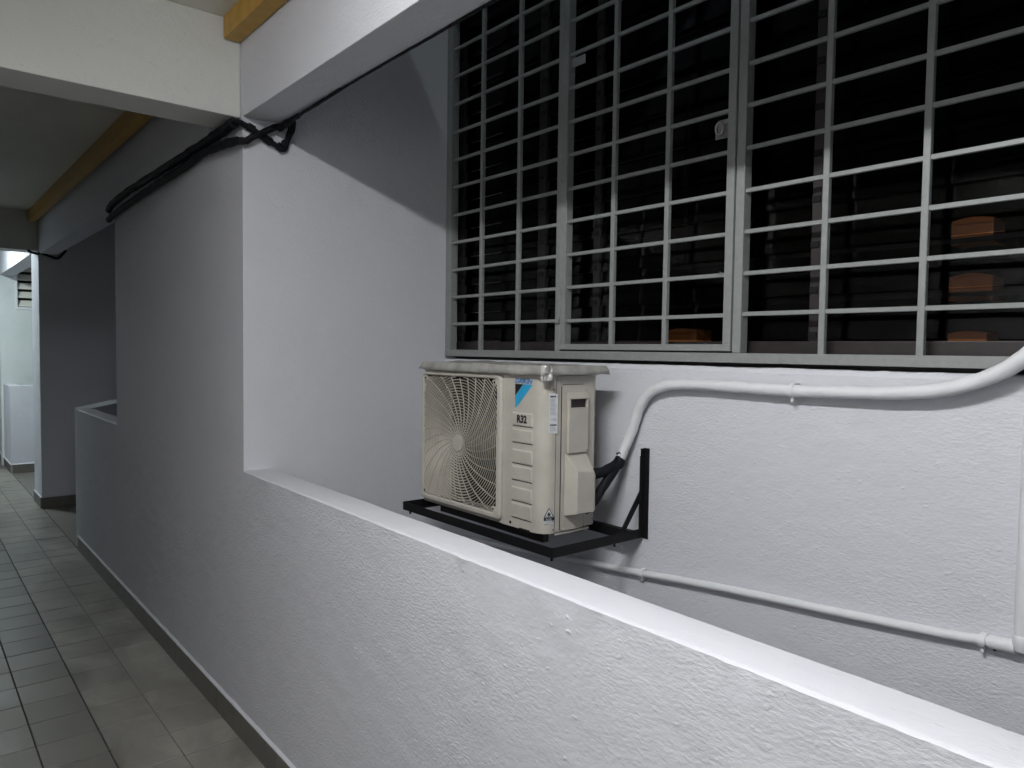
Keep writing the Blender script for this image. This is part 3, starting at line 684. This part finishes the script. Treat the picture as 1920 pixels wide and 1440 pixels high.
for i in range(nx):
    for j in range(ny_): m.f.append((i*(ny_+1)+j, i*(ny_+1)+j+1, (i+1)*(ny_+1)+j+1, (i+1)*(ny_+1)+j))
sh = m.build('cover_sheet', SHEET, smooth=True); tag(sh, 'crumpled grey plastic sheet taped over the top of the outdoor unit', 'cover sheet')
sd = sh.modifiers.new('thick', 'SOLIDIFY'); sd.thickness = 0.0022
m = MB()
for i in range(9):
    for j in range(7):
        a, b = i/8, j/6
        x = 1.556+0.026*a; y = 1.711-0.015*a+0.012*(1-a); z = -0.092+0.048*b
        d = noise.noise(Vector((a*6.3, b*5.6, 7)))*0.0050
        m.v.append((x-0.004-d, y-0.006-d-0.004*math.sin(a*3), z+noise.noise(Vector((a*5, b*3, 1)))*0.003))
for i in range(8):
    for j in range(6): m.f.append((i*7+j, i*7+j+1, (i+1)*7+j+1, (i+1)*7+j))
tp = m.build('corner_tape', FOIL, sh, smooth=True); tp.location = Vector((0, 0, 0))

# ---------------------------------------------------------------- black wall bracket
br = thing('wall_bracket', (1.75, 2.07, -0.635), 'black angle iron bracket fixed to the wall under the outdoor unit', 'bracket')
ya, yb = 1.632, 2.504; zb, zt = -0.637, -0.605
def angle(name, pts): m = MB(); [m.box(*p) for p in pts]; return m.build(name, BLACK, br, bevel=0.0008, seg=1)
angle('front_rail', [(1.532, 1.5355, ya, yb, zb, zt), (1.5356, 1.560, ya, yb, zb, zb+0.0035)])
angle('rear_rail', [(1.888, 1.8915, ya+0.005, yb-0.005, zb, zt-0.001), (1.8916, 1.918, ya+0.005, yb-0.005, zt-0.005, zt-0.001)])
for s, y in ((1, ya), (-1, yb)):
    a, b = (y, y+0.0035) if s > 0 else (y-0.0035, y)
    c, d = (y+0.0036, y+0.027) if s > 0 else (y-0.027, y-0.0036)
    angle('side_arm', [(1.5362, XW-0.001, a-0.0006*s, b-0.0006*s, zb, zt), (1.5605, XW-0.001, c, d, zb-0.0006, zb+0.0028)])
    angle('upright', [(XW-0.027, XW-0.004, a-0.0012*s, b-0.0012*s, zb+0.001, -0.327), (XW-0.0045, XW-0.001, (y-0.020 if s > 0 else y-0.004), (y+0.004 if s > 0 else y+0.020), zb-0.002, -0.3265)])
    m = MB(); yy = (a+0.0040, a+0.0072) if s > 0 else (b-0.0072, b-0.0040)
    m.prism([(1.844, zt-0.004), (1.870, zt-0.004), (XW-0.006, -0.495), (XW-0.006, -0.455)], 'Y', *yy)
    m.build('brace', BLACK, br)
    for z in (-0.352, -0.475, -0.590): MB().tube([(XW-0.013, y+0.009*s, z), (XW-0.001, y+0.009*s, z)], 0.0055, 8).build('bolt', BLACK, br)
for x, y in ((1.545, yb-0.035), (1.545, ya+0.015), (1.83, ya+0.012)): MB().tube([(x, y, zb-0.013), (x, y, zb)], 0.0042, 8).build('bolt', BLACK, br)
B(XW-0.0282, XW-0.0272, ya-0.0014, ya+0.001, -0.352, -0.329).build('paint_chip', CONDUIT, br)

# ---------------------------------------------------------------- pipes on the wall
S1_ = 1.0
hx = XW-0.027
hpts = [(XW-0.046, 1.707, -0.372), (XW-0.036, 1.690, -0.325), (hx, 1.667, -0.262), (hx, 1.649, -0.210), (hx, 1.628, -0.170), (hx, 1.592, -0.132), (hx, 1.545, -0.112), (hx, 1.495, -0.103), (hx, 1.400, -0.0985), (hx, 1.275, -0.0995), (hx, 1.165, -0.101), (hx-0.001, 1.080, -0.101), (hx-0.003, 0.985, -0.0995), (hx-0.007, 0.835, -0.0945), (hx-0.010, 0.720, -0.084), (hx-0.013, 0.640, -0.064), (hx-0.016, 0.575, -0.036), (hx-0.018, 0.522, 0.004), (hx-0.02, 0.47, 0.07), (hx-0.02, 0.43, 0.17), (hx-0.02, 0.42, 0.5)]
hose = thing('insulated_pipe', (hx, 1.2, -0.1), 'thick white wrapped pipe curving from the outdoor unit under the window', 'pipe')
hp_ = smooth_path(hpts, 7)
MB().tube(hp_, [0.0170+0.0028*max(0, (i/(len(hp_)-1)-0.6)/0.4)**1.0 for i in range(len(hp_))], 20, wob=0.12).build('white_sleeve', CONDUIT, hose, smooth=True)
MB().tube(smooth_path([(1.765, 1.735, -0.425), (1.80, 1.712, -0.412), (1.86, 1.708, -0.402), (1.905, 1.706, -0.388), (XW-0.044, 1.706, -0.366)], 5), [0.0185]*15+[0.0195]*3+[0.0185, 0.018, 0.0175], 14, wob=0.18).build('taped_pipe', FOAM, hose, smooth=True)
MB().tube(smooth_path([(1.775, 1.735, -0.535), (1.79, 1.712, -0.512), (1.825, 1.704, -0.465), (1.868, 1.703, -0.42), (1.905, 1.704, -0.386)], 5), 0.0165, 14, wob=0.18).build('taped_pipe', FOAM, hose, smooth=True)
m = MB()
for k in range(14):
    t = random.uniform(0, 1); an = random.uniform(0, 6.28); c = Vector((XW-0.050+0.012*t, 1.707, -0.375+0.03*t))
    p = c+Vector((0.018*math.cos(an), 0.012*math.sin(an), 0.010*math.sin(an*2))); q = p+Vector((random.uniform(-.006, .006), random.uniform(-.008, 0), random.uniform(-.009, .009)))
    m.tube([p, q], 0.0028, 5)
m.build('frayed_tape', FOAM, hose)
# hose clip
def saddle(parent, y, z, r, x, lug=0.012, wd=0.007):
    m = MB(); pts = []
    for i in range(13):
        a = math.pi*(0.5+i/12); pts.append((x+(r+0.0015)*math.cos(a), z+(r+0.0015)*math.sin(a)))
    pts += [(XW-0.001, z-(r+0.0015)), (XW-0.001, z-(r+0.0035))]+[(x+(r+0.0040)*math.cos(math.pi*(0.5+i/12)), z+(r+0.0040)*math.sin(math.pi*(0.5+i/12))) for i in range(12, -1, -1)]+[(XW-0.001, z+r+0.004), (XW-0.001, z+r+0.0015)]
    m.prism(pts, 'Y', y-wd, y+wd); m.build('saddle_clip', CONDUIT, parent)
    MB().box(x-r*0.35, x-r*0.35+0.010, y-0.0035, y+0.0035, z-r-0.003-lug, z-r+0.001).build('clip_lug', CONDUIT, parent, bevel=0.001)
saddle(hose, 1.081, -0.101, 0.0172, hx)
dr = thing('drain_pipe', (XW-0.014, 1.2, -0.7), 'thin white drain pipe sloping along the wall just above the parapet', 'pipe')
dx = XW-0.0145
dpts = [(dx, 2.75, -0.862), (dx, 2.30, -0.820), (dx, 1.862, -0.779), (dx, 1.622, -0.758), (dx, 1.300, -0.7265), (dx, 0.935, -0.6985), (dx, 0.704, -0.679), (dx, 0.60, -0.6675)]
MB().tube(smooth_path(dpts, 6), 0.0122, 16, wob=0.07).build('pipe_run', CONDUIT, dr, smooth=True)
MB().tube([(dx, 0.60, -0.6675), (dx, 0.580, -0.6655), (dx, 0.578, -0.6653), (dx, 0.540, -0.6620), (dx-0.002, 0.522, -0.6600)], [0.0125, 0.0126, 0.0155, 0.0165, 0.017], 18).build('elbow', CONDUIT, dr, smooth=True)
vp = thing('downpipe', (XW-0.02, 0.505, -0.3), 'white vertical pipe at the right edge running down to the drain pipe elbow', 'pipe')
MB().tube([(dx-0.004, 0.5085, -0.640), (dx-0.004, 0.5085, -0.2), (dx-0.004, 0.5085, 0.0), (dx-0.004, 0.5085, 0.9)], 0.0195, 20, wob=0.02).build('pipe_run', CONDUIT, vp, smooth=True)
MB().tube([(dx-0.004, 0.5085, -0.665), (dx-0.004, 0.5085, -0.650), (dx-0.004, 0.5085, -0.632), (dx-0.004, 0.5085, -0.628)], [0.017, 0.0225, 0.0225, 0.0205], 20).build('socket', CONDUIT, vp, smooth=True)
saddle(dr, 1.620, -0.758, 0.0122, dx, lug=0.008); saddle(dr, 0.590, -0.667, 0.0124, dx, lug=0.011)
MB().tube([(dx-0.001, 0.566, -0.6805), (dx+0.006, 0.566, -0.6805)], 0.004, 8).build('screw', BLACK, dr)

# ---------------------------------------------------------------- black taped pipes under the beams
pa = thing('taped_pipe', (0.99, 3.9, 0.85), 'black taped pipe along the top of the tall wall panel, elbowing down round the corner', 'pipe')
ptsA = [(0.9985, 5.06, 0.825), (0.997, 4.95, 0.846), (0.997, 4.62, 0.861), (0.997, 4.0, 0.857), (0.997, 3.43, 0.853), (0.997, 3.10, 0.853), (0.996, 2.93, 0.853), (0.994, 2.86, 0.852)]
MB().tube(smooth_path(ptsA, 8), [0.0180]*40+[0.0200]*17, 12, wob=0.25).build('run', FOAM, pa, smooth=True)
MB().tube(smooth_path([(0.994, 2.875, 0.855), (0.998, 2.835, 0.853), (1.020, 2.832, 0.845), (1.053, 2.832, 0.836), (1.082, 2.832, 0.817), (1.12, 2.832, 0.802), (1.168, 2.832, 0.781)], 6), 0.0110, 10, wob=0.3).build('bend', FOAM, pa, smooth=True)
MB().tube(smooth_path([(1.168, 2.832, 0.781), (1.180, 2.832, 0.787), (1.196, 2.830, 0.830), (1.208, 2.826, 0.868), (1.206, 2.812, 0.888), (1.180, 2.80, 0.872)], 6), 0.0130, 10, wob=0.3).build('riser', FOAM, pa, smooth=True)
for a, b in (((1.036, 2.832, 0.842), (1.060, 2.832, 0.833)), ((1.100, 2.832, 0.811), (1.128, 2.832, 0.798)), ((1.150, 2.832, 0.792), (1.172, 2.832, 0.780)), ((1.176, 2.832, 0.790), (1.186, 2.832, 0.812))):
    MB().tube([a, b], 0.0155, 10, wob=0.1).build('coupling', FOAM, pa, smooth=True)
pb = thing('taped_pipe', (0.99, 3.9, 0.8), 'lower black taped pipe crossing over the other at the wall corner', 'pipe')
ptsB = [(0.9975, 5.055, 0.765), (0.998, 4.90, 0.783), (0.998, 4.36, 0.797), (0.998, 3.88, 0.802), (0.998, 3.50, 0.806), (0.998, 3.28, 0.816), (0.998, 3.06, 0.804), (0.996, 2.88, 0.786), (1.000, 2.825, 0.778)]
MB().tube(smooth_path(ptsB, 8), [0.0175]*40+[0.0160]*25, 12, wob=0.25).build('run', FOAM, pb, smooth=True)
MB().tube(smooth_path([(1.000, 2.824, 0.778), (1.022, 2.814, 0.781), (1.053, 2.812, 0.803), (1.115, 2.812, 0.842), (1.140, 2.812, 0.855), (1.166, 2.800, 0.864)], 6), 0.0120, 10, wob=0.25).build('bend', FOAM, pb, smooth=True)
MB().tube([(1.000, 2.822, 0.778), (1.016, 2.816, 0.780)], 0.0145, 10, wob=0.1).build('coupling', FOAM, pb, smooth=True)
pc = thing('black_cable', (1.16, 1.5, 0.87), 'thin black cable running along the inner edge of the white beam', 'cable')
MB().tube(smooth_path([(1.160, 2.83, 0.857), (1.163, 2.74, 0.866), (1.162, 2.646, 0.869), (1.162, 2.47, 0.872), (1.161, 2.3, 0.8745), (1.162, 2.09, 0.8765), (1.162, 1.8, 0.877), (1.162, 1.5, 0.877), (1.162, 0.5, 0.877), (1.162, -1.0, 0.877)], 8), [0.0135]*8+[0.0095]*8+[0.0062]*16+[0.0042]*41, 8, wob=0.4).build('run', FOAM, pc, smooth=True)
pd = thing('taped_pipe', (1.0, 8.1, 0.85), 'small black pipe bend at the top corner of the dark far wall', 'pipe')
MB().tube(smooth_path([(0.93, 8.13, 0.872), (0.965, 8.125, 0.852), (1.0, 8.12, 0.845), (1.04, 8.12, 0.852), (1.12, 8.12, 0.826), (1.172, 8.12, 0.820), (1.235, 8.12, 0.90)], 5), 0.011, 8, wob=0.3).build('run', FOAM, pd, smooth=True)
for x, y, z in ((0.995, 3.13, 0.868), (0.996, 3.10, 0.83), (0.992, 2.93, 0.87)):
    MB().tube([(x-0.016, y, z+0.014), (x-0.012, y-0.004, z+0.018), (x+0.002, y-0.006, z+0.022)], 0.002, 6).build('wire_tie', CONDUIT, pa)

for o in bpy.data.objects:
    if '_o' in o: del o['_o']
